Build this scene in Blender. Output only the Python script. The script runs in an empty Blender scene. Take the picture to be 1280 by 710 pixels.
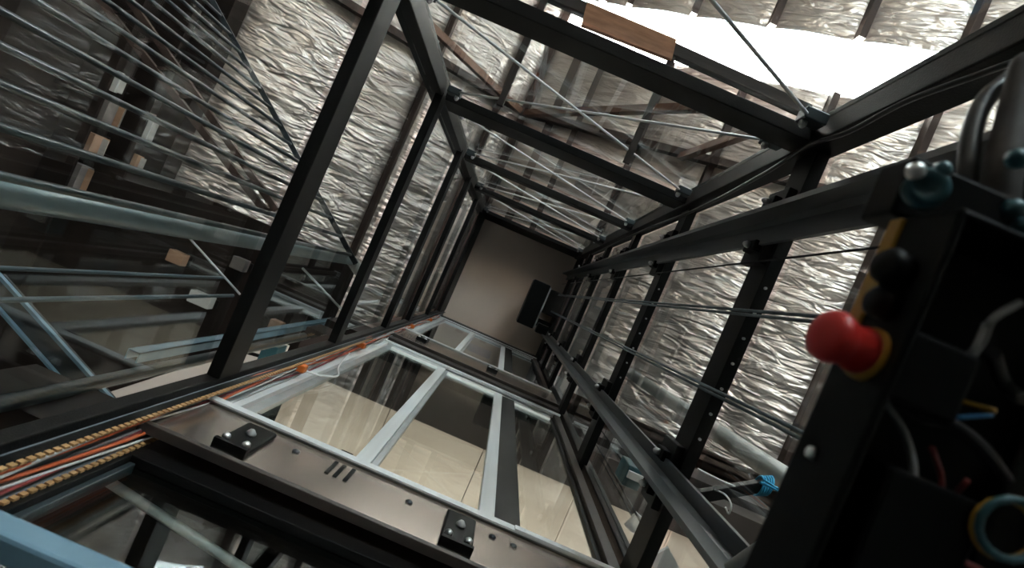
import bpy, bmesh, math, random
from mathutils import Vector, Matrix, noise
random.seed(7)
C = bpy.context.scene.collection
S = bpy.context.scene

# ------------------------------------------------------------------ camera, sky, exposure
F = 711.0                                   # focal length in pixels of a 1280 px wide frame
ROLL = math.radians(23.5)
cam_d = bpy.data.cameras.new('camera'); cam = bpy.data.objects.new('camera', cam_d); C.objects.link(cam)
cam_d.sensor_width = 36; cam_d.lens = 36 * F / 1280
cam_d.shift_x = 4 / 1280; cam_d.shift_y = 8 / 1280
cam_d.clip_start = 0.02; cam_d.clip_end = 200
ca, sa = math.cos(ROLL), math.sin(ROLL)
cam.matrix_world = Matrix(((ca, -sa, 0, 0), (-sa, -ca, 0, 0), (0, 0, -1, 0), (0, 0, 0, 1)))   # looks straight up the shaft
cam_d.dof.use_dof = True; cam_d.dof.focus_distance = 2.4; cam_d.dof.aperture_fstop = 5.0
S.camera = cam
S.view_settings.view_transform = 'Standard'; S.view_settings.look = 'None'
S.view_settings.gamma = 1; S.view_settings.use_curve_mapping = False
S.view_settings.exposure = 0.62

w = bpy.data.worlds.new('overcast_sky'); S.world = w; w.use_nodes = True
bg = w.node_tree.nodes['Background']; bg.inputs[0].default_value = (0.86, 0.95, 1.0, 1); bg.inputs[1].default_value = 10.0
sun = bpy.data.lights.new('sun', 'SUN'); sun.energy = 230; sun.angle = math.radians(3); sun.color = (1, .96, .91)
so = bpy.data.objects.new('sun', sun); C.objects.link(so); so.rotation_euler = (math.radians(-14), math.radians(8), 0)   # falls through the skylight onto the hall floor
def portal(loc, rot, sx, sy):                # tells the renderer where daylight enters
    l = bpy.data.lights.new('daylight_portal', 'AREA'); l.shape = 'RECTANGLE'; l.size = sx; l.size_y = sy; l.cycles.is_portal = True
    o = bpy.data.objects.new('daylight_portal', l); C.objects.link(o); o.location = loc; o.rotation_euler = rot
portal((1.44, -4.3, 8.1), (0, math.atan(.5), 0), 5.4, .9)
portal((3.0, -9.05, .1), (math.radians(-90), 0, 0), 4.0, 3.3)

# ------------------------------------------------------------------ helpers
def uv(px, py):
    x, y = px - 636, py - 363
    return x * ca + y * sa, -x * sa + y * ca
def Pz(px, py, z):
    u, v = uv(px, py); return Vector((u * z / F, v * z / F, z))
def Px(px, py, x):
    u, v = uv(px, py); return Pz(px, py, x * F / u)
def Py(px, py, y):
    u, v = uv(px, py); return Pz(px, py, y * F / v)

def obj(name, bm_or_me, mat, parent=None, smooth=False, loc=None):
    if isinstance(bm_or_me, bmesh.types.BMesh):
        me = bpy.data.meshes.new(name)
        bmesh.ops.recalc_face_normals(bm_or_me, faces=bm_or_me.faces)
        bm_or_me.to_mesh(me); bm_or_me.free()
        if mat: me.materials.append(mat)
        if smooth:
            for p in me.polygons: p.use_smooth = True
    else: me = bm_or_me
    o = bpy.data.objects.new(name, me); C.objects.link(o)
    if parent: o.parent = parent
    if loc: o.location = loc
    return o
def tag(o, label, cat, group=None, kind=None):
    o['label'] = label; o['category'] = cat
    if group: o['group'] = group
    if kind: o['kind'] = kind
    return o
def empty(name): 
    o = bpy.data.objects.new(name, None); C.objects.link(o); o.empty_display_size = .05; return o
def thing(name, label, cat, group=None): return tag(empty(name), label, cat, group)
def struct(o, label=None, cat=None):
    o['kind'] = 'structure'
    if label: o['label'] = label
    if cat: o['category'] = cat
    return o
def addbox(bm, x0, x1, y0, y1, z0, z1):
    vs = [bm.verts.new((x, y, z)) for x in (x0, x1) for y in (y0, y1) for z in (z0, z1)]
    for f in ((0,1,3,2),(4,6,7,5),(0,4,5,1),(2,3,7,6),(0,2,6,4),(1,5,7,3)): bm.faces.new([vs[i] for i in f])
    return vs
def box(name, x0, x1, y0, y1, z0, z1, mat, parent=None, bev=0.0):
    bm = bmesh.new(); addbox(bm, x0, x1, y0, y1, z0, z1)
    if bev: bmesh.ops.bevel(bm, geom=list(bm.edges), offset=bev, segments=2, affect='EDGES', profile=.5)
    return obj(name, bm, mat, parent)
def addbeam(bm, a, b, wd, ht, up=(0,0,1)):
    a, b = Vector(a), Vector(b); d = (b - a).normalized()
    s = d.cross(Vector(up))
    if s.length < 1e-4: s = d.cross(Vector((0,1,0)))
    s.normalize(); t = s.cross(d).normalized()
    vs = []
    for p in (a, b):
        for i, j in ((-1,-1),(1,-1),(1,1),(-1,1)): vs.append(bm.verts.new(p + s*i*wd/2 + t*j*ht/2))
    for f in ((0,1,2,3),(4,7,6,5),(0,4,5,1),(1,5,6,2),(2,6,7,3),(3,7,4,0)): bm.faces.new([vs[i] for i in f])
def beam(name, a, b, wd, ht, mat, parent=None, up=(0,0,1), bev=0.0):
    bm = bmesh.new(); addbeam(bm, a, b, wd, ht, up)
    if bev: bmesh.ops.bevel(bm, geom=list(bm.edges), offset=bev, segments=2, affect='EDGES', profile=.5)
    return obj(name, bm, mat, parent)
def addtube(bm, pts, r, n=10, caps=True):
    pts = [Vector(p) for p in pts]; rs = r if isinstance(r, (list, tuple)) else [r] * len(pts)
    prev = None; rings = []
    for i, p in enumerate(pts):
        d = (pts[min(i+1, len(pts)-1)] - pts[max(i-1, 0)]).normalized()
        if prev is None: s = d.orthogonal().normalized()
        else: s = (prev - d * prev.dot(d)).normalized()
        prev = s; t = d.cross(s)
        rings.append([bm.verts.new(p + (s*math.cos(k*2*math.pi/n) + t*math.sin(k*2*math.pi/n)) * rs[i]) for k in range(n)])
    for a, b in zip(rings, rings[1:]):
        for k in range(n): bm.faces.new((a[k], a[(k+1)%n], b[(k+1)%n], b[k]))
    if caps: bm.faces.new(rings[0][::-1]); bm.faces.new(rings[-1])
def spline(pts, n=8):
    pts = [Vector(p) for p in pts]; out = []
    q = [2*pts[0]-pts[1]] + pts + [2*pts[-1]-pts[-2]]
    for i in range(1, len(q)-2):
        for k in range(n):
            t = k/n; a, b, c, d = q[i-1], q[i], q[i+1], q[i+2]
            out.append(.5*((2*b)+(c-a)*t+(2*a-5*b+4*c-d)*t*t+(3*b-a-3*c+d)*t**3))
    return out + [pts[-1]]
def tube(name, pts, r, mat, parent=None, n=10, curve=0):
    bm = bmesh.new(); addtube(bm, spline(pts, curve) if curve else pts, r, n)
    o = obj(name, bm, mat, parent)
    for p in o.data.polygons:
        if len(p.vertices) == 4: p.use_smooth = True
    return o
def prism(name, poly, z0, z1, mat, parent=None):
    bm = bmesh.new()
    a = [bm.verts.new((x, y, z0)) for x, y in poly]; b = [bm.verts.new((x, y, z1)) for x, y in poly]
    bm.faces.new(a[::-1]); bm.faces.new(b); n = len(poly)
    for i in range(n): bm.faces.new((a[i], a[(i+1)%n], b[(i+1)%n], b[i]))
    return obj(name, bm, mat, parent)
def lathe(name, prof, mat, parent, origin, axis, n=28):
    """prof = [(distance along axis, radius)]"""
    bm = bmesh.new(); ax = Vector(axis).normalized(); s = ax.orthogonal().normalized(); t = ax.cross(s); o = Vector(origin)
    rings = [[bm.verts.new(o + ax*h + (s*math.cos(k*2*math.pi/n)+t*math.sin(k*2*math.pi/n))*r) for k in range(n)] for h, r in prof]
    for a, b in zip(rings, rings[1:]):
        for k in range(n): bm.faces.new((a[k], a[(k+1)%n], b[(k+1)%n], b[k]))
    bm.faces.new(rings[0][::-1]); bm.faces.new(rings[-1])
    return obj(name, bm, mat, parent, smooth=True)

# ------------------------------------------------------------------ materials
def mat(name, col, rough=.5, metal=0.0, spec=.5, noise_scale=None, noise_amt=.25, bump=0.0, bump_scale=60, stretch=(1,1,1), col2=None):
    m = bpy.data.materials.new(name); m.use_nodes = True; nt = m.node_tree; b = nt.nodes['Principled BSDF']
    b.inputs['Base Color'].default_value = (*col, 1); b.inputs['Roughness'].default_value = rough
    b.inputs['Metallic'].default_value = metal; b.inputs['Specular IOR Level'].default_value = spec
    tc = nt.nodes.new('ShaderNodeTexCoord'); mp = nt.nodes.new('ShaderNodeMapping'); nt.links.new(tc.outputs['Object'], mp.inputs[0])
    mp.inputs['Scale'].default_value = stretch
    if noise_scale:
        n = nt.nodes.new('ShaderNodeTexNoise'); n.inputs['Scale'].default_value = noise_scale; n.inputs['Detail'].default_value = 5
        nt.links.new(mp.outputs[0], n.inputs[0])
        r = nt.nodes.new('ShaderNodeValToRGB'); r.color_ramp.elements[0].position = .3; r.color_ramp.elements[1].position = .7
        c2 = col2 or tuple(c*(1-noise_amt) for c in col)
        r.color_ramp.elements[0].color = (*c2, 1); r.color_ramp.elements[1].color = (*col, 1)
        nt.links.new(n.outputs[0], r.inputs[0]); nt.links.new(r.outputs[0], b.inputs['Base Color'])
    if bump:
        n2 = nt.nodes.new('ShaderNodeTexNoise'); n2.inputs['Scale'].default_value = bump_scale; n2.inputs['Detail'].default_value = 4
        nt.links.new(mp.outputs[0], n2.inputs[0])
        bp = nt.nodes.new('ShaderNodeBump'); bp.inputs['Strength'].default_value = bump; bp.inputs['Distance'].default_value = .01
        nt.links.new(n2.outputs[0], bp.inputs['Height']); nt.links.new(bp.outputs[0], b.inputs['Normal'])
    return m
def glass_mat(name, tint, f0=.045, amp=.9):
    m = bpy.data.materials.new(name); m.use_nodes = True; nt = m.node_tree; nt.nodes.clear()
    out = nt.nodes.new('ShaderNodeOutputMaterial'); mix = nt.nodes.new('ShaderNodeMixShader')
    tr = nt.nodes.new('ShaderNodeBsdfTransparent'); tr.inputs[0].default_value = (*tint, 1)
    gl = nt.nodes.new('ShaderNodeBsdfGlossy'); gl.inputs['Roughness'].default_value = .0; gl.inputs[0].default_value = (.95,.98,1,1)
    lw = nt.nodes.new('ShaderNodeLayerWeight'); lw.inputs[0].default_value = .5
    pw = nt.nodes.new('ShaderNodeMath'); pw.operation = 'POWER'; pw.inputs[1].default_value = 5
    ma = nt.nodes.new('ShaderNodeMath'); ma.operation = 'MULTIPLY_ADD'; ma.inputs[1].default_value = amp; ma.inputs[2].default_value = f0
    nt.links.new(lw.outputs['Facing'], pw.inputs[0]); nt.links.new(pw.outputs[0], ma.inputs[0]); nt.links.new(ma.outputs[0], mix.inputs[0])
    nt.links.new(tr.outputs[0], mix.inputs[1]); nt.links.new(gl.outputs[0], mix.inputs[2]); nt.links.new(mix.outputs[0], out.inputs[0])
    return m
M = dict(
 steel = mat('black_painted_steel', (.0075,.0068,.0066), .5, 0, .22, 9, .3, .12, 220),
 brownsteel = mat('primer_brown_steel', (.060,.046,.040), .45, .0, .5, 6, .35),
 rail = mat('oiled_guide_rail_steel', (.095,.105,.115), .33, .7, .5, 12, .3, stretch=(1,1,.1)),
 alu = mat('brushed_aluminium', (.90,.93,.95), .4, .15, .5, 30, .1, stretch=(1,1,.05)),
 galv = mat('galvanised_plate', (.62,.65,.67), .36, .6, .5, 14, .2),
 apron = mat('polished_brown_plate', (.50,.42,.37), .27, .85, .5, 5, .25),
 blackplastic = mat('black_plastic', (.003,.003,.0033), .55, 0, .14, 20, .3),
 bolt = mat('zinc_bolt', (.75,.77,.78), .3, .9),
 wood = mat('brown_wood_board', (.42,.205,.115), .65, 0, .3, 10, .35, .2, 40, (1,6,6)),
 timber = mat('aged_roof_timber', (.20,.105,.07), .7, 0, .3, 5, .4, .2, 40),
 purlin = mat('dark_purlin', (.075,.05,.042), .6, 0, .3, 5, .35),
 ply = mat('birch_plywood', (.80,.69,.59), .55, 0, .3, 3.2, .2, stretch=(.6,3,1), col2=(.68,.57,.47)),
 endboard = mat('tan_painted_board', (.72,.585,.50), .6, 0, .3, 3, .12, col2=(.66,.54,.47)),
 wallbrown = mat('dim_brown_wall', (.026,.018,.015), .8, 0, .2, 2.5, .5),  # brown darkened to stand in for the low light on that side
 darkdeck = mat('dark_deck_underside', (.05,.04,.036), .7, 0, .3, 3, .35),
 hallwall = mat('hall_wall_paint', (.42,.375,.34), .7, 0, .3, 1.5, .2),
 floor = mat('concrete_floor', (.34,.31,.28), .7, 0, .3, 1.5, .3),
 bluepipe = mat('pale_blue_grey_paint', (.34,.42,.46), .32, 0, .5, 8, .12),
 greypipe = mat('pale_grey_pipe', (.42,.43,.42), .35, .1, .5, 9, .15),
 baluster = mat('blue_grey_baluster_paint', (.060,.075,.088), .36, .2, .5, 14, .2),
 darkpipe = mat('dark_slate_pipe', (.045,.06,.068), .36, .2, .5, 9, .25),
 bluesteel = mat('light_blue_painted_steel', (.22,.38,.50), .4, .2, .5, 9, .2),
 slateblue = mat('slate_blue_paint', (.07,.12,.16), .4, .1, .5, 9, .2),
 duct = mat('grey_cable_duct', (.24,.26,.29), .5, 0, .4, 20, .2),
 tooth = mat('amber_duct_tooth', (.62,.36,.16), .5, 0, .4, 30, .25),
 whitewire = mat('white_wire', (.80,.80,.80), .45),
 greywire = mat('grey_wire', (.34,.34,.34), .45),
 orangewire = mat('orange_wire', (.75,.16,.06), .45),
 redwire = mat('dark_red_wire', (.28,.05,.05), .45),
 sleeve = mat('dull_grey_sleeve', (.07,.062,.058), .7, 0, .2, 30, .4),
 cable = mat('black_cable_sheath', (.016,.016,.017), .45, 0, .4),
 rope = mat('steel_wire_rope', (.22,.27,.30), .4, .5, .5, 200, .4, stretch=(1,1,.2)),
 rod = mat('bright_brace_rod', (.86,.89,.90), .4, .1),
 red = mat('red_emergency_plastic', (.62,.022,.018), .4, 0, .5, 30, .15),
 yellow = mat('yellow_plastic', (.42,.22,.025), .45, 0, .4),
 teal = mat('teal_plastic', (.035,.105,.125), .35, .1),
 bluetwine = mat('bright_blue_twine', (.03,.36,.62), .6),
 blue = mat('blue_panel', (.02,.20,.50), .5),
 white = mat('white_board', (.74,.72,.68), .55, 0, .3, 4, .08),
 orange = mat('orange_clip', (.75,.18,.03), .45),
 card = mat('tan_cardboard', (.48,.30,.20), .7, 0, .2, 8, .2),
 greycard = mat('grey_cardboard', (.20,.18,.17), .7, 0, .2, 8, .2),
 paper = mat('pale_paper', (.62,.62,.60), .6),
 corrug = mat('brown_corrugated_sheet', (.20,.15,.125), .4, .6, .5, 5, .25),
)
M['glass'] = glass_mat('clear_glass', (.93,.97,.965))
M['doorglass'] = glass_mat('door_glass', (.92,.965,.95), .05, 1.0)
# skylight sheet: thin translucent plastic, lit by the sky above it
m = bpy.data.materials.new('translucent_skylight_sheet'); m.use_nodes = True; nt = m.node_tree; nt.nodes.clear()
o_ = nt.nodes.new('ShaderNodeOutputMaterial'); mx = nt.nodes.new('ShaderNodeMixShader'); t1 = nt.nodes.new('ShaderNodeBsdfTransparent'); t2 = nt.nodes.new('ShaderNodeBsdfTranslucent')
t1.inputs[0].default_value = (.95,.93,.90,1); t2.inputs[0].default_value = (.9,.88,.85,1); mx.inputs[0].default_value = .3
nt.links.new(t1.outputs[0], mx.inputs[1]); nt.links.new(t2.outputs[0], mx.inputs[2]); nt.links.new(mx.outputs[0], o_.inputs[0]); M['skylight'] = m
# foil: metallised blanket, fine crinkle
m = mat('silver_foil_blanket', (.93,.84,.775), .40, .76, .5, 1.1, .2, 0); nt = m.node_tree; b = nt.nodes['Principled BSDF']
tc = [n for n in nt.nodes if n.type == 'TEX_COORD'][0]; mp = nt.nodes.new('ShaderNodeMapping'); mp.inputs['Scale'].default_value = (1.3, 4.6, 1.3); nt.links.new(tc.outputs['Object'], mp.inputs[0])
n1 = nt.nodes.new('ShaderNodeTexNoise'); n1.inputs['Scale'].default_value = 2.2; n1.inputs['Detail'].default_value = 2.5; n1.inputs['Distortion'].default_value = .9; nt.links.new(mp.outputs[0], n1.inputs[0])
bp = nt.nodes.new('ShaderNodeBump'); bp.inputs['Strength'].default_value = .75; bp.inputs['Distance'].default_value = .085
nt.links.new(n1.outputs[0], bp.inputs['Height']); nt.links.new(bp.outputs[0], b.inputs['Normal']); M['foil'] = m

# ------------------------------------------------------------------ barn: floor, wall, gable roof lined with foil
struct(box('floor', -4.7, 6.9, -9, 7, -1.75, -1.55, M['floor']), 'bare concrete floor of the hall', 'floor')
struct(box('wall_left', -4.70, -4.50, -9, 7, -1.55, 7.55, M['wallbrown']), 'brown side wall of the hall with its low light put into the tone', 'wall')
box('bounce_panel', -4.50, -4.48, -8.8, 5.9, -1.55, 3.6, M['hallwall'], bpy.data.objects['wall_left'])  # unseen pale reflector added to throw light up at the foil
struct(box('wall_right', 6.75, 6.9, -9, 7, -1.55, 5.6, M['hallwall']), 'plain side wall of the hall beyond the downpipe', 'wall')
def gable(name, y0, y1, m_, door=None):  # door: extents of the added daylight opening
    bm = bmesh.new()
    if door is None: polys = [[(-4.7,-1.55),(6.9,-1.55),(6.9,roofz(6.9)),(RX,RZ),(-4.7,roofz(-4.7))]]
    else:
        a, b_, h = door
        polys = [[(-4.7,-1.55),(a,-1.55),(a,h),(-4.7,h)], [(b_,-1.55),(6.9,-1.55),(6.9,h),(b_,h)], [(-4.7,h),(6.9,h),(6.9,roofz(6.9)),(RX,RZ),(-4.7,roofz(-4.7))]]
    for pl in polys:
        lo = [bm.verts.new((x, y0, z)) for x, z in pl]; hi = [bm.verts.new((x, y1, z)) for x, z in pl]; n = len(pl)
        bm.faces.new(lo); bm.faces.new(hi[::-1])
        for i in range(n): bm.faces.new((lo[i], lo[(i+1)%n], hi[(i+1)%n], hi[i]))
    return obj(name, bm, m_)
RX, RZ, SL = -.9, 9.15, .5
def roofz(x): return RZ - SL * abs(x - RX)
struct(gable('wall_back', -9.0, -8.85, M['hallwall'], (1.0, 5.0, 1.7)), 'end wall of the hall with an added opening that lets daylight in', 'wall')  # opening added out of view as daylight fill for the foil
struct(gable('wall_front', 6.0, 6.15, M['wallbrown']), 'closed end wall of the hall behind the landings', 'wall')
ceil = empty('ceiling'); struct(ceil, 'foil lined gable roof of the hall', 'ceiling')
PUR = [-4.55, -3.28, -2.32, -1.3, -.9, -.45, -.05, .85, 1.83, 2.8, 3.78, 4.75, 5.75, 6.75]
Y0, Y1, SK0, SK1 = -8.85, 6.0, -4.68, -3.92
def foil(x0, x1, y0, y1, seed):
    nx, ny = 12, max(4, int((y1 - y0) / .035)); bm = bmesh.new(); g = []
    for j in range(ny + 1):
        y = y0 + (y1 - y0) * j / ny; row = []
        for i in range(nx + 1):
            s = i / nx; x = x0 + (x1 - x0) * s
            p = Vector((x * .8 + seed * 3.1, y * 4.6, seed)); q = Vector((x * 1.9, y * 6.5 + seed, seed * 2.0))
            wr = noise.noise(p) * .016 + (1 - abs(noise.noise(q))) ** 3 * -.026 + noise.noise(Vector((x*3, y*2.2, seed)))*.007
            env = math.sin(math.pi * s) ** .5 if 0 < s < 1 else 0
            row.append(bm.verts.new((x, y, roofz(x) - .03 - env * .06 + wr * (.25 + env * .75))))
        g.append(row)
    for j in range(ny):
        for i in range(nx): bm.faces.new((g[j][i], g[j][i+1], g[j+1][i+1], g[j+1][i]))
    return obj('foil_panel', bm, M['foil'], ceil, smooth=True)
k = 0
for a, b_ in zip(PUR, PUR[1:]):
    k += 1
    if b_ <= RX + .001: foil(a, b_, Y0, Y1, k)
    elif b_ > 3.8: foil(a, b_, Y0, Y1, k)
    else:
        foil(a, b_, Y0, SK0, k); foil(a, b_, SK1, Y1, k + 40)
        bm = bmesh.new(); v4 = [bm.verts.new((x, y, roofz(x))) for x, y in ((a, SK0-.02), (b_, SK0-.02), (b_, SK1+.02), (a, SK1+.02))]; bm.faces.new(v4)
        bmesh.ops.solidify(bm, geom=list(bm.faces), thickness=.004)
        obj('skylight_panel', bm, M['skylight'], ceil)
for x in PUR:
    wd = .09 if x not in (-.45, -.9) else .12
    segs = [(Y0, Y1)] if x < RX + .01 or x > 3.7 else [(Y0, SK0), (SK1, Y1)]
    for y0, y1 in segs:
        beam('purlin', (x, y0, roofz(x) - .10), (x, y1, roofz(x) - .10), wd, .14, M['purlin'], ceil)
for yt in (-2.66, 2.6):                                             # timber trusses
    zt = .22
    beam('rafter', (RX, yt, RZ - zt), (6.7, yt, roofz(6.7) - zt), .10, .14, M['purlin'], ceil)
    beam('rafter', (RX, yt, RZ - zt), (-4.6, yt, roofz(-4.6) - zt), .10, .14, M['purlin'], ceil)
yt = -2.6
for a, b_ in (((-.95, 8.75), (-2.25, 6.9)), ((-.85, 8.75), (1.32, 5.75)), ((1.42, 7.75), (1.78, 5.75)), ((-2.25, 8.2), (-2.25, 6.95))):
    beam('truss_web', (a[0], yt, a[1]), (b_[0], yt, b_[1]), .09, .09, M['timber'], ceil)

# shelves with cartons against the dark wall
def shelf(z, y0, y1, label):
    t = thing('wall_shelf', label, 'shelf')
    box('shelf_board', -4.5, -4.20, y0, y1, z - .03, z, M['wallbrown'], t)
    n = 3
    for i in range(n):
        y = y0 + .15 + (y1 - y0 - .3) * i / (n - 1)
        beam('shelf_bracket', (-4.49, y, z - .25), (-4.23, y, z - .04), .03, .03, M['steel'], t)
    return t
SHV = [(5.35, -3.2, 3.0, 'dark timber wall shelf, lowest of the three on the brown wall'),
       (6.0, -3.4, 2.6, 'dark timber wall shelf between the two others on the brown wall'),
       (6.55, -3.2, 1.2, 'dark timber wall shelf, highest of the three on the brown wall')]
for s in SHV: shelf(*s)
def carton(px, py, z, wd, dp, ht, mt, label, group='cartons and papers on the wall shelves'):
    u, v = uv(px, py); y = v * z / F
    t = thing('carton', label, 'box', group)
    x0 = -4.20 + .05
    bm = bmesh.new(); addbox(bm, x0 - dp, x0, y - wd/2, y + wd/2, z, z + ht); obj('body', bm, mt, t)
    f = M['card'] if mt is M['greycard'] else M['paper']
    box('flap', x0 - .002, x0 + .06, y - wd/2 + .01, y + wd/2 - .01, z + ht*.55, z + ht*.58, f, t)
cart = [(130,190,5.35,.24,.24,.20,'card','tan carton on the lowest shelf beside a grey carton'),
        (35,95,5.35,.26,.24,.24,'greycard','grey carton with an open flap on the lowest shelf'),
        (215,222,6.0,.15,.2,.10,'card','small tan carton alone on the middle shelf'),
        (225,318,6.0,.16,.22,.12,'card','low tan carton near the grey newel pipe on the middle shelf'),
        (90,220,5.35,.26,.24,.16,'greycard','low grey carton on the lowest shelf near the tan one'),
        (95,80,5.35,.20,.15,.04,'paper','flat pale paper stack on the lowest shelf'),
        (110,130,6.0,.24,.15,.03,'paper','flat pale paper stack on the middle shelf'),
        (245,370,6.0,.2,.2,.12,'paper','pale square carton at the end of the middle shelf')]
for px, py, z, wd, dp, ht, mk, lb in cart: carton(px, py, z, wd, dp, ht, M[mk], lb)

# ------------------------------------------------------------------ shaft frame
fr = thing('lift_shaft_frame', 'black steel frame of the glass lift shaft with cross beams and brace rods', 'frame')
ZB, ZT = -1.55, 8.05
XL, XR, YB, YF = -.70, .70, -.78, .72
for x0, x1, y0, y1 in ((-.795,-.705,-.865,-.772), (.66,.75,-.865,-.77), (-.748,-.706,.600,.712), (.725,.785,.68,.75)):
    box('post', x0, x1, y0, y1, ZB, ZT, M['steel'], fr, .004)
LEVL = [(1.728,1.857), (2.885,2.985), (4.07,4.17), (5.02,5.15), (6.2,6.3), (7.25,7.92)]
LEVB = [(1.728,1.857), (2.96,3.16), (4.25,4.36), (5.52,5.68), (7.15,7.92)]
LEVR = [(1.745,1.88), (2.98,3.12), (4.2,4.32), (5.4,5.52), (6.6,6.72), (7.4,7.92)]
for z0, z1 in LEVL: box('crossbeam', -.742, -.70, -.79, .60, z0, z1, M['steel'], fr, .003)
for z0, z1 in LEVB: box('crossbeam', -.74, .70, -.822, -.78, z0, z1, M['steel'], fr, .003)
for i, (z0, z1) in enumerate(LEVR):
    c = box('crossbeam', .70, .742, -.79, .72, z0, z1, M['steel'], fr, .003)
    for j in range(7 if i < 2 else 0):
        y = -.319 + j * .084
        bm = bmesh.new(); bmesh.ops.create_cone(bm, cap_ends=True, segments=10, radius1=.0045, radius2=.0045, depth=.008, matrix=Matrix.Translation((.718, y, z0 - .004)))
        obj('bolt', bm, M['bolt'], c)
# glazing
def pane(x0, x1, y0, y1, z0, z1): box('glass_pane', x0, x1, y0, y1, z0, z1, M['glass'], fr)
for (a, b_) in zip([(0, -1.4)] + LEVL, LEVL): pane(-.764, -.758, -.77, .575, a[1] + .0, b_[0])
for (a, b_) in zip([(0, -1.4)] + LEVB, LEVB): pane(-.70, .66, -.846, -.840, a[1], b_[0])
for (a, b_) in zip([(0, -1.4)] + LEVR, LEVR): pane(.756, .762, -.77, .68, a[1], b_[0])
# brace rods with corner cleats on the back side
def cleat(x, z):
    s = 1 if x < 0 else -1
    c = box('cleat', x - .035, x + .035, -.835, -.800, z - .03, z + .03, M['darkpipe'], fr, .004)
    lathe('bolt', [(0,.012),(.012,.012),(.02,.006)], M['bolt'], c, (x + s*.02, -.800, z), (0, 1, 0), 10)
prev = (0, .55)
zs = [(.6, .66)] + LEVB
for (a, b_) in zip(zs, zs[1:]):
    zl, zh = a[1] + .06, b_[0] - .06
    tube('brace_rod', [(-.66, -.812, zl), (.62, -.812, zh)], .0055, M['rod'], fr, 8)
    tube('brace_rod', [(.62, -.818, zl), (-.66, -.818, zh)], .0055, M['rod'], fr, 8)
    for x in (-.655, .615): cleat(x, zl); cleat(x, zh)
# shaft head
struct(box('ceiling_shaft_head', -.74, .74, -.80, .75, 7.93, 7.97, M['endboard']), 'plain tan board closing the top of the lift shaft', 'ceiling')

hd = bpy.data.objects['ceiling_shaft_head']
for a, b_ in (((-.45,-.74),(.10,.60)), ((-.35,.45),(.70,-.25))):
    beam('joint_strip', (a[0],a[1],7.928), (b_[0],b_[1],7.928), .014, .004, M['brownsteel'] if False else M['endboard'], hd)
# ------------------------------------------------------------------ landing doors
def landing_door(zs, zh, zap, label, lower):
    t = thing('landing_door', label, 'door', 'glazed landing doors')
    # sill and apron
    box('sill', -.715, .68, .652, .74, zs - .012, zs + .012, M['galv'], t, .002)
    box('sill_edge', -.715, .30 if lower else .68, .646, .652, zs - .022, zs + .012, M['alu'], t)
    if lower: box('sill_edge', .30, .70, .640, .652, zs - .022, zs + .006, M['alu'], t)
    ap = box('apron', -.71, .70, .660, .668, zap + .02, zs - .014, M['apron'], t)
    box('apron_lip', -.70, .70, .648, .674, zap, zap + .02, M['brownsteel'], t, .002)
    for x in (-.49, .135):
        zb = zs - .175
        br = box('sill_bracket', x - .045, x + .045, .644, .660, zb - .085, zb + .105, M['blackplastic'], t, .006)
        box('bracket_foot', x - .045, x + .045, .634, .660, zb - .10, zb - .085, M['blackplastic'], t)
        lathe('bolt', [(0,.014),(.006,.014),(.016,.006)], M['greywire'], br, (x, .644, zb + .02), (0,-1,0), 14)
        for dx in (-.028, .028):
            lathe('bolt', [(0,.011),(.010,.011),(.016,.005)], M['bolt'], br, (x + dx, .642, zb - .066), (0,-1,-.2), 12)
    if lower:
        for x, dz in ((-.37,.10),(-.02,.11),(.235,.10),(.30,.10)):
            lathe('bolt', [(0,.011),(.004,.011),(.008,.005)], M['rail'], ap, (x, .660, zs - dz), (0,-1,0), 12)
        for x in (-.26, -.235, -.205, ): box('slot', x - .006, x + .006, .6575, .660, zs - .15, zs - .05, M['blackplastic'], ap)
    # fixed frame
    y0, y1 = .695, .735
    box('jamb', -.712, -.648, .690, y1, zs + .012, zh, M['alu'], t, .002)
    box('jamb', .655, .70, .690, y1, zs + .012, zh, M['brownsteel'], t, .002)
    for i in range(3): box('head_track', -.70, .70, .676 + i*.024, .688 + i*.024, zh - .02 + .03*i, zh + .03*i + .01, M['alu'], t)
    box('header', -.71, .70, .668, .74, zh + .08, zap if False else zh + .20, M['brownsteel'], t, .002)
    # sliding glazed leaves
    def leaf(xa, xb, yo, sl, sr, dark_right=None):
        p = empty('door_leaf'); p.parent = t
        z0, z1 = zs + .03, zh - .03
        def part(n, *a): return box(n, *a, p, .0015)
        part('stile', xa, xa + sl[0], yo, yo + .022, z0, z1, sl[1])
        part('stile', xb - sr[0], xb, yo, yo + .022, z0, z1, sr[1])
        part('bottom_rail', xa + sl[0], xb - sr[0], yo, yo + .022, z0, z0 + .09, M['galv'])
        part('top_rail', xa + sl[0], xb - sr[0], yo, yo + .022, z1 - .06, z1, M['alu'])
        box('leaf_glass', xa + sl[0], xb - sr[0], yo + .008, yo + .014, z0 + .09, z1 - .06, M['doorglass'], p)
        if lower:
            for x in (xa + sl[0] + .03, xb - sr[0] - .03):
                box('glass_clamp', x - .02, x + .02, yo - .004, yo + .001, z0 + .07, z0 + .085, M['blackplastic'], p)
                box('glass_clamp', x - .02, x + .02, yo - .004, yo + .001, z0 + .10, z0 + .115, M['blackplastic'], p)
    A, B = M['alu'], M['steel']
    leaf(-.635, -.19, .696, (.035, M['galv']), (.052, A))
    leaf(-.188, .255, .704, (.022, M['galv']), (.056, A))
    leaf(.257, .652, .712, (.095, B), (.02, B))
    return t
landing_door(1.71, 4.11, 1.385, 'glazed landing door with white aluminium stiles above the brown apron plate, lower of two', True)
landing_door(4.88, 7.55, 4.33, 'glazed landing door just under the tan shaft head, upper of two', False)
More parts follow.
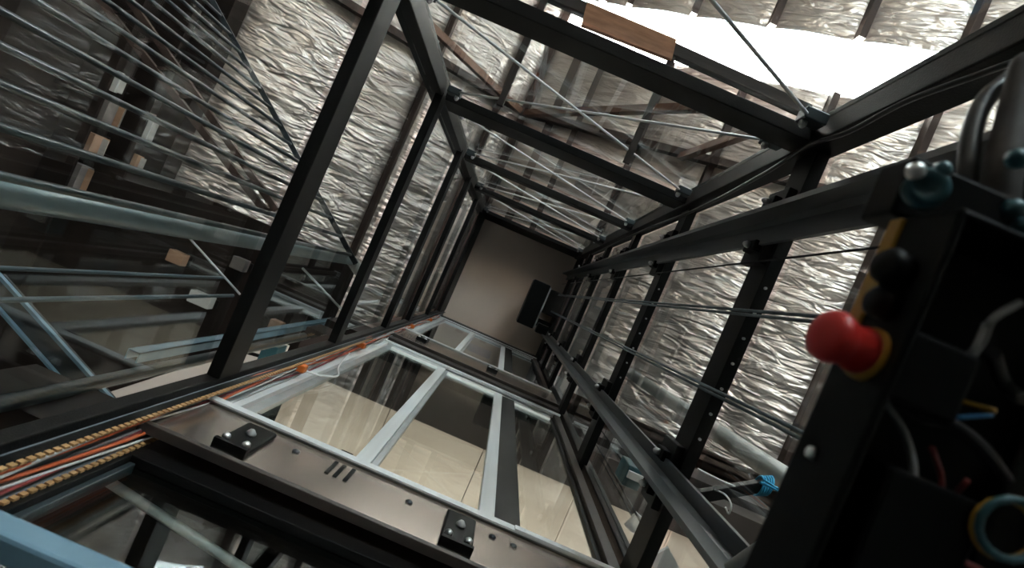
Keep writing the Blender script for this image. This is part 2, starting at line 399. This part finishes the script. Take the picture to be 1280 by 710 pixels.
# closed front glazing under the first sill
ft = thing('front_screen', 'black framed glass screen below the landing door apron', 'screen')
box('frame_bar', -.70, .72, .706, .748, 1.335, 1.40, M['steel'], ft, .003)
box('frame_bar', -.70, -.655, .706, .748, -1.5, 1.335, M['steel'], ft, .003)
box('frame_bar', -.655, -.640, .722, .748, -1.5, 1.335, M['darkpipe'], ft, .002)
box('frame_bar', .68, .72, .706, .748, -1.5, 1.335, M['steel'], ft, .003)
box('glass_pane', -.64, .68, .728, .734, -1.5, 1.335, M['doorglass'], ft)

# landings beyond the doors
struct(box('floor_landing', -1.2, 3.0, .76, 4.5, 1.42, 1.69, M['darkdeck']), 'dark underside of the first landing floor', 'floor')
ld = empty('ceiling_landing'); struct(ld, 'plywood ceiling over the first landing', 'ceiling')
for i in range(5):
    x0 = -1.15 + i * .72
    box('plywood_sheet', x0, x0 + .714, 1.10, 3.6, 4.02, 4.04, M['ply'], ld)
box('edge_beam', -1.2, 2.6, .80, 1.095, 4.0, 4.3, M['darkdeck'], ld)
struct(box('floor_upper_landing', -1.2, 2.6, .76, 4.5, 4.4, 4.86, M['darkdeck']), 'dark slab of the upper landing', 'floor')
struct(box('ceiling_upper_landing', -.74, 2.6, .80, 3.5, 7.75, 7.8, M['white']), 'white ceiling over the upper landing', 'ceiling')
tag(box('blue_board', -.22, .12, .86, .93, 7.45, 7.75, M['blue'], None, .004), 'small blue board hung from the white ceiling behind the upper door', 'board')

lp = thing('fill_lamp', 'added fill lamp, out of view on the landing floor, brightening the plywood ceiling', 'lamp')  # unseen lamp added only to brighten the plywood ceiling
lathe('base', [(0,.16),(.02,.16),(.03,.02)], M['steel'], lp, (.3, 2.6, 1.69), (0,0,1)); tube('pole', [(.3,2.6,1.7),(.3,2.6,2.3)], .015, M['steel'], lp)
lathe('shade', [(0,.03),(.02,.10),(.12,.15),(.12,.14),(.03,.09)], M['steel'], lp, (.3,2.6,2.28), (0,0,1))
l = bpy.data.lights.new('fill_spot', 'SPOT'); l.energy = 110; l.color = (1,.93,.82); l.spot_size = math.radians(140); l.shadow_soft_size = .08
lo_ = bpy.data.objects.new('fill_spot', l); C.objects.link(lo_); lo_.location = (.3,2.6,2.42); lo_.rotation_euler = (math.pi,0,0); lo_.parent = lp
# slanting pale handrail seen through the front glass
a, b_ = Pz(120, 592, 1.36), Pz(345, 738, 1.36)
tag(tube('handrail', [a, b_], .012, M['rod'], None, 10), 'pale blue handrail tube fixed under the landing, behind the lower glass', 'handrail')

# ------------------------------------------------------------------ slotted cable duct with wiring, front left corner
dc = thing('cable_duct', 'grey slotted cable duct with amber teeth running up the front left post', 'cable duct')
box('back_plate', -.705, -.699, .622, .700, .30, 7.8, M['duct'], dc)
box('side_wall', -.699, -.675, .6205, .6235, .30, 7.8, M['steel'], dc)
box('side_wall', -.699, -.675, .6985, .7015, .30, 7.8, M['duct'], dc)
bm = bmesh.new(); addbox(bm, -.675, -.664, -.0026, .0026, 0, .0125); 
tooth0 = obj('tooth', bm, M['tooth'], dc); tooth0.location = (0, .622, .70)
for side in (.622, .700):
    for i in range(145):
        if side == .622 and i == 0: continue
        z = .70 + i * .020
        if side == .700 and z > 1.62: break
        t_ = tooth0.copy(); C.objects.link(t_); t_.parent = dc; t_.location = (0, side, z)
wires = [('whitewire', .640, .004), ('whitewire', .652, .003), ('orangewire', .662, .0045), ('redwire', .672, .004), ('greywire', .682, .005), ('whitewire', .688, .0035), ('orangewire', .634, .003)]
nm = {'whitewire':'white', 'orangewire':'orange', 'redwire':'dark red', 'greywire':'grey'}
extra = ['thickest', 'thin', 'thick', '', '', 'medium', 'thin']
for i, (mk, y, r) in enumerate(wires):
    pts = [(-.683 + .008*math.sin(i*2.1 + j*.9), y + .012*math.sin(i*1.7 + j*1.15), .32 + j * .28) for j in range(26)]
    o = tube('duct_wire', pts, r, M[mk], None, 6, 3)
    tag(o, ('%s %s insulated wire lying in the slotted cable duct' % (extra[i], nm[mk])).strip(), 'wire', 'wires in the cable duct')
for z in (2.36, 3.35, 5.1, 6.3):
    lb = {2.36:'foot of the lower landing door', 3.35:'head of the lower landing door', 5.1:'foot of the upper landing door', 6.3:'middle of the upper landing door'}[z]
    tag(box('cable_clip', -.70, -.648, .628, .66, z, z + .05, M['orange'], None, .006), 'orange clip on the cable duct beside the ' + lb, 'clip', 'orange duct clips')
tag(tube('looped_wire', [(-.66,.66,2.42),(-.60,.67,2.5),(-.575,.685,2.66),(-.63,.69,2.85),(-.66,.66,3.1)], .005, M['whitewire'], None, 8, 8), 'loose white wire looping out of the duct over the door jamb', 'wire')

# ------------------------------------------------------------------ guide rails, brackets, ropes, machine
def guide_rail(yc, hw, label):
    t = thing('guide_rail', label, 'guide rail', 'T section guide rails')
    x = .66
    prism('rail_section', [(x, yc-hw), (x, yc-.014), (x-.022, yc-.008), (x-.075, yc-.008), (x-.075, yc+.008), (x-.022, yc+.008), (x, yc+.014), (x, yc+hw), (x+.012, yc+hw), (x+.012, yc-hw)], -1.5, 7.85, M['rail'], t)
    prism('backing_channel', [(.672, yc-hw*.85), (.672, yc+hw*.85), (.690, yc+hw*.85), (.690, yc-hw*.85)], -1.5, 7.85, M['steel'], t)
    for z0, z1 in LEVR[:5]:
        zc = (z0 + z1) / 2
        b0 = box('rail_bracket', .672, .70, yc - hw - .055, yc + hw + .055, zc - .05, zc + .09, M['steel'], t, .003)
        for s in (-1, 1):
            box('rail_clip', .648, .676, yc + s*(hw+.004) - .018, yc + s*(hw+.004) + .018, zc - .03, zc + .05, M['blackplastic'], t, .004)
            lathe('bolt', [(0,.011),(.012,.011),(.02,.005)], M['bolt'], b0, (.648, yc + s*(hw+.004), zc + .01), (-1,0,0), 10)
    for z in (2.35, 4.75): box('fish_plate', .674, .698, yc - hw*.8, yc + hw*.8, z - .12, z + .12, M['rail'], t, .002)
guide_rail(-.516, .072, 'dark steel guide rail beside the thin governor rope, nearer the braced back side')
guide_rail(.338, .052, 'blue grey steel guide rail nearer the landing doors')
def ropes(x, y, n, r, label):
    for i in range(n):
        o = tube('hoist_rope', [(x, y + (i-(n-1)/2)*r*2.6, .30), (x, y + (i-(n-1)/2)*r*2.6, 7.3)], r, M['rope'], None, 8)
        tag(o, label, 'rope', 'hoist ropes')
ropes(.60, -.197, 2, .0045, 'taut steel hoist rope of the pair nearer the back guide rail')
ropes(.60, .030, 2, .0042, 'taut steel hoist rope of the pair nearer the landing doors')
tag(tube('governor_rope', [(.62, -.36, .3), (.62, -.36, 7.6)], .003, M['cable'], None, 8), 'single thin dark governor rope beside the back guide rail', 'rope')
mc = thing('hoist_machine', 'black hoist machine under the tan shaft head', 'machine')
box('housing', .24, .46, -.26, .32, 7.05, 7.5, M['blackplastic'], mc, .01)
box('cover_plate', .465, .48, -.24, .30, 7.1, 7.45, M['galv'], mc, .002)
box('bed_beam', .28, .70, -.22, -.12, 7.5, 7.62, M['steel'], mc); box('bed_beam', .28, .70, .18, .28, 7.5, 7.62, M['steel'], mc)
lathe('sheave', [(-.13,.10),(-.13,.115),(-.11,.12),(.17,.12),(.19,.115),(.19,.10)], M['steel'], mc, (.60, -.1, 7.35), (0,1,0), 24)
box('terminal_box', .50, .64, .22, .34, 7.0, 7.2, M['blackplastic'], mc, .006)

# travelling cable down the back right post
pp = [(1300,66),(1210,98),(1130,128),(1060,165),(1010,183),(950,220),(870,262),(800,290),(740,318)]
tag(tube('travelling_cable', [Px(px, py, .640 if i else .64) for i, (px, py) in enumerate(pp)], .0065, M['cable'], None, 8, 6), 'wavy black cable clipped along the back right post', 'cable')

# ------------------------------------------------------------------ railing screen and pipes outside the left side
zb = 3.4
A, B = Pz(265, 0, zb), Pz(445, 330, zb)
D = (A - B); 
rs = thing('baluster_screen', 'tall screen of blue grey round bars under one slanting rail', 'railing')
A2 = B + D * 1.6
beam('top_rail', B, A2, .03, .012, M['baluster'], rs)
nb = 23
for i in range(nb):
    p = B + D * (1.6 * (i + .5) / nb)
    tube('baluster', [(p.x, p.y, -1.55), (p.x, p.y, zb)], .0095, M['baluster'], rs, 8)
newel = thing('newel_pipe', 'thick pale blue grey pipe standing at the end of the bar screen', 'pipe')
nx, ny = Px(440, 325, -1.0).x, Px(440, 325, -1.0).y
tube('pipe', [(nx, ny, -1.55), (nx, ny, 3.62)], .033, M['bluepipe'], newel, 20)
tube('elbow', [(nx, ny, 3.60), (nx, ny + .01, 3.68), (nx + .05, ny + .06, 3.74)], .036, M['greypipe'], newel, 16, 5)
sb = thing('lattice_beam', 'dark twin-chord beam behind the bar screen', 'beam')
for px0, py0, px1, py1 in ((110, -20, 330, 262), (148, -20, 345, 262)):
    beam('chord', Pz(px0, py0, 4.3), Pz(px1, py1, 4.3), .05, .05, M['purlin'], sb)
for i in range(9):
    f = i / 8
    beam('lacing', Pz(110 + 220*f, -20 + 282*f, 4.3), Pz(148 + 197*f, -20 + 282*f, 4.3), .02, .03, M['purlin'], sb)
def vpipe(name, px, py, x, r, z0, z1, mt, label, cat='pipe'):
    p = Px(px, py, x); return tag(tube(name, [(p.x, p.y, z0), (p.x, p.y, z1)], r, M[mt], None, 16), label, cat)
vpipe('standpipe', 0, 505, -1.0, .021, -1.55, 3.35, 'darkpipe', 'dark slate standpipe just outside the front left corner')
ch = thing('blue_channel', 'light blue folded steel channel behind the dark standpipe', 'channel')
p = Px(160, 440, -1.5); 
for dx0, dx1, dy0, dy1 in ((0,.06,0,.006),(0,.006,0,.05),(.054,.06,0,.05)): box('web', p.x+dx0, p.x+dx1, p.y+dy0-.02, p.y+dy1-.02, 2.62, 5.6, M['bluesteel'], ch)
vpipe('reflection_tube', 0, 335, -1.5, .008, -1.55, 3.2, 'slateblue', 'faint blue reflection modelled as a thin tube nearest the thick newel pipe', 'tube')  # blue reflection streak given the shape of a tube
vpipe('reflection_tube', 0, 375, -1.5, .010, -1.55, 3.4, 'slateblue', 'faint blue reflection modelled as a thin tube between the newel pipe and the dark standpipe', 'tube')  # second reflection streak, also built as a tube
# stair stringers (pale edged channel) crossing behind
stg = thing('stair_stringer', 'dark stair stringer with pale blue edges crossing behind the standpipe', 'stringer')
z = 2.6
e1 = (Pz(-12, 332, z), Pz(160, 522, z)); e2 = (Pz(-12, 374, z), Pz(135, 540, z))
beam('edge', *e1, .016, .02, M['bluesteel'], stg); beam('edge', *e2, .012, .02, M['bluesteel'], stg)
beam('web', (e1[0]+e2[0])/2 + Vector((0,0,.02)), (e1[1]+e2[1])/2 + Vector((0,0,.02)), .12, .012, M['darkpipe'], stg)
lathe('bolt', [(0,.02),(.02,.014)], M['greywire'], stg, Pz(26, 470, z), (0,0,-1), 10)
for (x0, y0, x1, y1), lb in (((230,290,300,368), 'thin pale stay rod leaning across the dark gap by the newel pipe'), ((378,335,432,392), 'short thin pale stay rod beside the second cross beam')):
    tag(tube('stay_rod', [Pz(x0, y0, 3.0), Pz(x1, y1, 3.0)], .006, M['rod'], None, 8), lb, 'rod')
def hangers(parent, pts, ztop, r=.006):
    for q in pts: tube('hanger', [q, (q[0], q[1], ztop)], r, M['steel'], parent, 6)
fb = thing('fascia_board', 'long white fascia board outside the front left corner', 'board')
fa, fb_ = Pz(130, 505, 3.9), Pz(330, 440, 3.9); beam('board', fa, fb_, .13, .05, M['white'], fb, bev=.003)
hangers(fb, [fa.lerp(fb_, .15), fa.lerp(fb_, .5)], 5.62)
tb = thing('teal_box', 'small teal box hung beside the white fascia board', 'box'); q = Pz(333, 446, 3.6)
box('body', q.x-.05, q.x+.05, q.y-.08, q.y+.06, 3.6, 3.75, M['teal'], tb, .006); box('lid', q.x-.055, q.x+.055, q.y-.085, q.y+.065, 3.75, 3.77, M['white'], tb, .004)
beam('arm', (q.x-.05, q.y+.05, 3.76), (q.x-.32, q.y+.12, 3.9), .02, .02, M['steel'], tb)
tag(box('orange_tag', *(lambda q: (q.x-.04, q.x+.04, q.y-.02, q.y+.02, 2.56, 2.60))(Pz(133, 504, 2.56)), M['orange'], None, .006), 'orange tag stuck to the end of the stair stringer', 'tag')

struct(box('ceiling_mezzanine', -4.5, -1.5, .36, 4.5, 5.62, 5.75, M['wallbrown']), 'dark underside of the mezzanine deck', 'ceiling')
for px, py, wd, mk, lb in ((222,322,.16,'card','tan wooden block under the mezzanine deck beside the newel pipe'), (252,374,.22,'paper','pale grey block under the mezzanine deck near the thin stay rod'),
                           (300,330,.14,'greycard','grey wooden block under the mezzanine deck at its open edge'), (345,408,.12,'card','small tan block under the mezzanine deck beside the blue channel')):
    q = Pz(px, py, 5.55)
    bk = thing('deck_block', lb, 'block', 'blocks under the mezzanine deck')
    box('block', q.x-wd/2, q.x+wd/2, q.y-.06, q.y+.06, 5.50, 5.605, M[mk], bk, .006); box('fixing_plate', q.x-wd/2-.03, q.x+wd/2+.03, q.y-.04, q.y+.04, 5.605, 5.62, M['steel'], bk)
# grey beam, wood plank outside the back side
gb = thing('outrigger_beam', 'dark grey beam running behind the back glass, carrying the plank', 'beam')
a, b_ = Pz(640, -28, 2.6), Pz(1010, 140, 2.6)
beam('bar', a, b_, .055, .05, M['darkdeck'], gb, bev=.003)
for f in (.12, .55): 
    q = a.lerp(b_, f); beam('bearer', q, q + Vector((0, .55, .02)), .03, .03, M['darkdeck'], gb)
pk = [Pz(734, 2, 2.57), Pz(846, 49, 2.57), Pz(840, 74, 2.57), Pz(727, 30, 2.57)]
bm = bmesh.new(); lo = [bm.verts.new(q) for q in pk]; hi = [bm.verts.new(q + Vector((0,0,.03))) for q in pk]
bm.faces.new(lo); bm.faces.new(hi[::-1])
for i in range(4): bm.faces.new((lo[i], lo[(i+1)%4], hi[(i+1)%4], hi[i]))
tag(obj('wood_plank', bm, M['wood'], None), 'short reddish brown wood plank clamped across the grey beam', 'plank')

# ------------------------------------------------------------------ right side: pipe, corrugated deck, twine
p = Px(940, 570, 1.55)
tag(tube('downpipe', [(p.x, p.y, -1.55), (p.x, p.y, 7.3)], .055, M['greypipe'], None, 24), 'thick pale grey downpipe outside the guide rails', 'pipe')
bm = bmesh.new(); n = 120; ra, rb = [], []
for i in range(n + 1):
    y = .60 + 2.6 * i / n; z = 5.0 + .02 * math.sin(i * math.pi / 3)
    ra.append(bm.verts.new((.80, y, z))); rb.append(bm.verts.new((4.2, y, z)))
for i in range(n): bm.faces.new((ra[i], ra[i+1], rb[i+1], rb[i]))
bmesh.ops.solidify(bm, geom=list(bm.faces), thickness=.004)
struct(obj('ceiling_deck', bm, M['corrug'], None, smooth=True), 'brown corrugated deck on the far side of the downpipe', 'ceiling')
a, b_ = Pz(862, 622, 2.6), Pz(958, 606, 2.6)
tag(beam('tie_bar', a, b_, .05, .05, M['steel'], None, bev=.003), 'short black tie bar wrapped with blue twine', 'bar')
tw = thing('blue_twine', 'bright blue twine wound on the black tie bar', 'twine')
for i in range(5):
    q = Pz(948 + i*3, 607, 2.58); dd = .045
    pts = [q + Vector((0, dd*math.cos(t*math.pi/6), dd*math.sin(t*math.pi/6)*.9)) for t in range(13)]
    tube('coil', pts, .005, M['bluetwine'], tw, 6)
tube('loose_end', [Pz(950,603,2.5), Pz(968,611,2.52), Pz(1000,632,2.5)], .006, M['bluetwine'], tw, 6, 5)
tube('loose_end', [Pz(955,600,2.5), Pz(975,612,2.5), Pz(1003,626,2.5)], .005, M['bluetwine'], tw, 6, 5)
tag(tube('loose_wire', [Pz(872,586,2.56), Pz(900,600,2.57), Pz(925,611,2.585)], .004, M['whitewire'], None, 6, 5), 'stiff white wire end above the tie bar', 'wire')
tag(tube('loose_wire', [Pz(893,612,2.575), Pz(906,618,2.5), Pz(914,630,2.4), Pz(911,642,2.4), Pz(907,634,2.4)], .004, M['whitewire'], None, 6, 6), 'curled white wire hanging over the tie bar', 'wire')
tag(tube('flexible_conduit', [Px(905,715,.62), Px(930,697,.62), Px(955,680,.615), Px(990,655,.60)], .011, M['greypipe'], None, 12, 6), 'pale grey flexible conduit at the foot of the guide rail', 'conduit')
q = Pz(792, 598, 3.2)
tk = thing('teal_locker', 'teal box with a pale lid hung between the post and the lower guide rail', 'box')
box('body', q.x-.05, q.x+.05, q.y-.06, q.y+.06, 3.2, 3.4, M['teal'], tk, .005)
beam('lid', Pz(785,592,3.18), Pz(805,601,3.18), .04, .02, M['white'], tk); hangers(tk, [(q.x, q.y, 3.4)], 4.99)
for pa, pb, wd, lb in ((Pz(788,648,2.9), Pz(803,662,2.9), .09, 'pale board hung below the teal box'), (Pz(823,690,2.3), Pz(842,726,2.3), .09, 'pale board hung beside the foot of the lower guide rail')):
    hb = thing('hung_board', lb, 'board'); beam('board', pa, pb, wd, .02, M['white'], hb); hangers(hb, [pa.lerp(pb, .5)], 4.99)

# ------------------------------------------------------------------ lift car top: roof, guard rail, inspection box
car = thing('lift_car', 'lift car roof with crosshead standing in the shaft', 'lift car')
box('roof_plate', -.62, .56, -.66, .58, -.36, -.32, M['steel'], car, .004)
box('car_body', -.60, .54, -.64, .56, -1.5, -.36, M['galv'], car)
gr = thing('car_guard_rail', 'pale blue tube guard rail on the lift car roof', 'guard rail')
yg = .50; zg = yg * F / 533
box('rail_bar', -.60, -.10, yg - .015, yg + .020, zg - .02, zg + .02, M['bluesteel'], gr, .006)
for x in (-.585, -.115): box('upright', x - .015, x + .015, yg - .013, yg + .017, -.32, zg - .02, M['bluesteel'], gr)

ib = thing('inspection_box', 'open black inspection control box with wiring on the car roof', 'control box')
x0, x1, y0, y1, z0, z1 = .245, .56, -.165, .40, .362, .43
def ibx(n, *a, m='blackplastic', bev=.003): return box(n, *a, M[m], ib, bev)
ibx('side_plate', x0, x0 + .006, y0, y1, z0, z1)
ibx('back_plate', x0, x1, y0, y1, z1 - .006, z1)
ibx('end_plate', x0, x1, y0, y0 + .006, z0, z1)
ibx('end_plate', x0, x1, y1 - .006, y1, z0, z1)
ibx('edge_strip', x0 - .003, x0 + .001, y0 + .002, y0 + .10, z1 - .016, z1 - .002, m='yellow', bev=.001)
ibx('mounting_rail', x0 + .14, x0 + .17, y0 + .03, y1 - .03, z1 - .02, z1 - .006, m='steel')
for i in range(9): ibx('terminal_block', x0 + .17, x0 + .20, y0 + .16 + i*.03, y0 + .186 + i*.03, z1 - .045, z1 - .006, m='cable')
ibx('relay', x0 + .03, x0 + .10, y0 + .17, y0 + .25, z1 - .06, z1 - .006)
ibx('relay', x0 + .03, x0 + .10, y0 + .27, y0 + .35, z1 - .05, z1 - .006)
ibx('support_post', x1 - .03, x1, .08, .11, -.32, z0, m='steel')
# rotary switch with pale face, two screw heads
sw = lathe('rotary_switch', [(0,.0145),(.010,.0145),(.013,.012),(.013,.006),(.010,.005)], M['teal'], ib, (.247, -.186, .412), (-.5,.1,-1))
lathe('screw', [(0,.006),(.006,.006),(.009,.003)], M['bolt'], ib, (.230, -.192, .405), (0,0,-1), 12)
lathe('screw', [(0,.006),(.006,.006),(.009,.003)], M['teal'], ib, (.247, -.200, .405), (0,0,-1), 12)
ibx('switch_housing', .236, .39, -.212, -.165, .42, .46)
lathe('push_button', [(0,.013),(.016,.013),(.02,.009)], M['blackplastic'], ib, (x0, -.118, .392), (-1,-.1,-.2), 18)
lathe('push_button', [(0,.011),(.012,.011),(.016,.007)], M['blackplastic'], ib, (x0, -.094, .392), (-1,0,-.2), 18)
for y in (.02, .13): lathe('screw', [(0,.005),(.004,.004)], M['bolt'], ib, (x0, y, .405), (-1,0,0), 10)
# wiring inside
wr = [([(1105,500),(1130,540),(1142,585),(1135,625)], 'greywire', .0026), ([(1190,475),(1225,432),(1240,400),(1275,378)], 'greywire', .003),
      ([(1155,447),(1190,452),(1215,440),(1232,405)], 'greywire', .0024), ([(1185,483),(1200,500),(1245,514)], 'yellow', .002),
      ([(1165,560),(1177,600),(1172,645)], 'redwire', .002), ([(1195,522),(1240,519)], 'blue', .0016), ([(1115,480),(1150,520),(1190,530),(1230,560),(1260,600)], 'cable', .004),
      ([(1210,600),(1180,640),(1190,690),(1230,715)], 'redwire', .0022), ([(1240,440),(1255,480),(1280,500)], 'cable', .005)]
for pts, mk, r in wr: tube('wire', [Pz(px, py, .385 + .01*math.sin(n_*2.0)) for n_, (px, py) in enumerate(pts)], r, M[mk], ib, 6, 6)
ibx('switch_block', .251, .30, -.082, -.034, .368, .424)
cx_, cy_ = .352, .012
pts = [(cx_ + .021*math.cos(t*math.pi/8), cy_ + .019*math.sin(t*math.pi/8), .36) for t in range(17)]
tube('wire_loop', pts, .0028, M['teal'], ib, 8); tube('wire_loop', [q_ + Vector((.003,.002,.008)) for q_ in map(Vector, pts)], .002, M['yellow'], ib, 8)
# emergency stop
es = thing('emergency_stop', 'red mushroom emergency stop button with yellow collar on the box side', 'button')
o0 = Vector((x0, -.058, .391)); ax = (-1, -.02, -.18)
lathe('collar', [(0,.0190),(.004,.0190),(.007,.0168)], M['yellow'], es, o0, ax)
lathe('mushroom_head', [(.006,.0163),(.011,.0165),(.016,.0152),(.021,.0150),(.026,.0168),(.030,.0184),(.034,.0187),(.038,.0176),(.041,.0142),(.043,.0085),(.044,.003)], M['red'], es, o0, ax, 36)
# hoses at the upper right, crossing above the box
hz = thing('black_hose', 'thick black hose curving above the inspection box', 'hose')
tube('hose', [Pz(1330,30,.55), Pz(1270,92,.52), Pz(1232,125,.5), Pz(1214,170,.48), Pz(1210,230,.46), Pz(1216,300,.46)], .008, M['cable'], hz, 12, 6)
hz2 = thing('grey_sleeve', 'dull grey cable sleeve hanging beside the black hose', 'sleeve')
tube('sleeve', [Pz(1285,80,.49), Pz(1268,150,.46), Pz(1254,210,.44), Pz(1246,280,.43)], [.012]*1 + [.013]*23 if False else .013, M['sleeve'], hz2, 14, 6)
cc = thing('car_control_unit', 'large black control unit on the car roof beside the guide rails', 'control unit')
box('cover', .40, .60, -.30, -.17, .40, .60, M['blackplastic'], cc, .01)
for (px, py) in ((1266,200),(1275,285),(1262,262)): lathe('screw', [(0,.007),(.006,.007),(.01,.003)], M['teal'], cc, Pz(px, py, .40), (0,0,-1), 12)
box('stand', .56, .59, -.29, -.25, -.32, .40, M['steel'], cc)
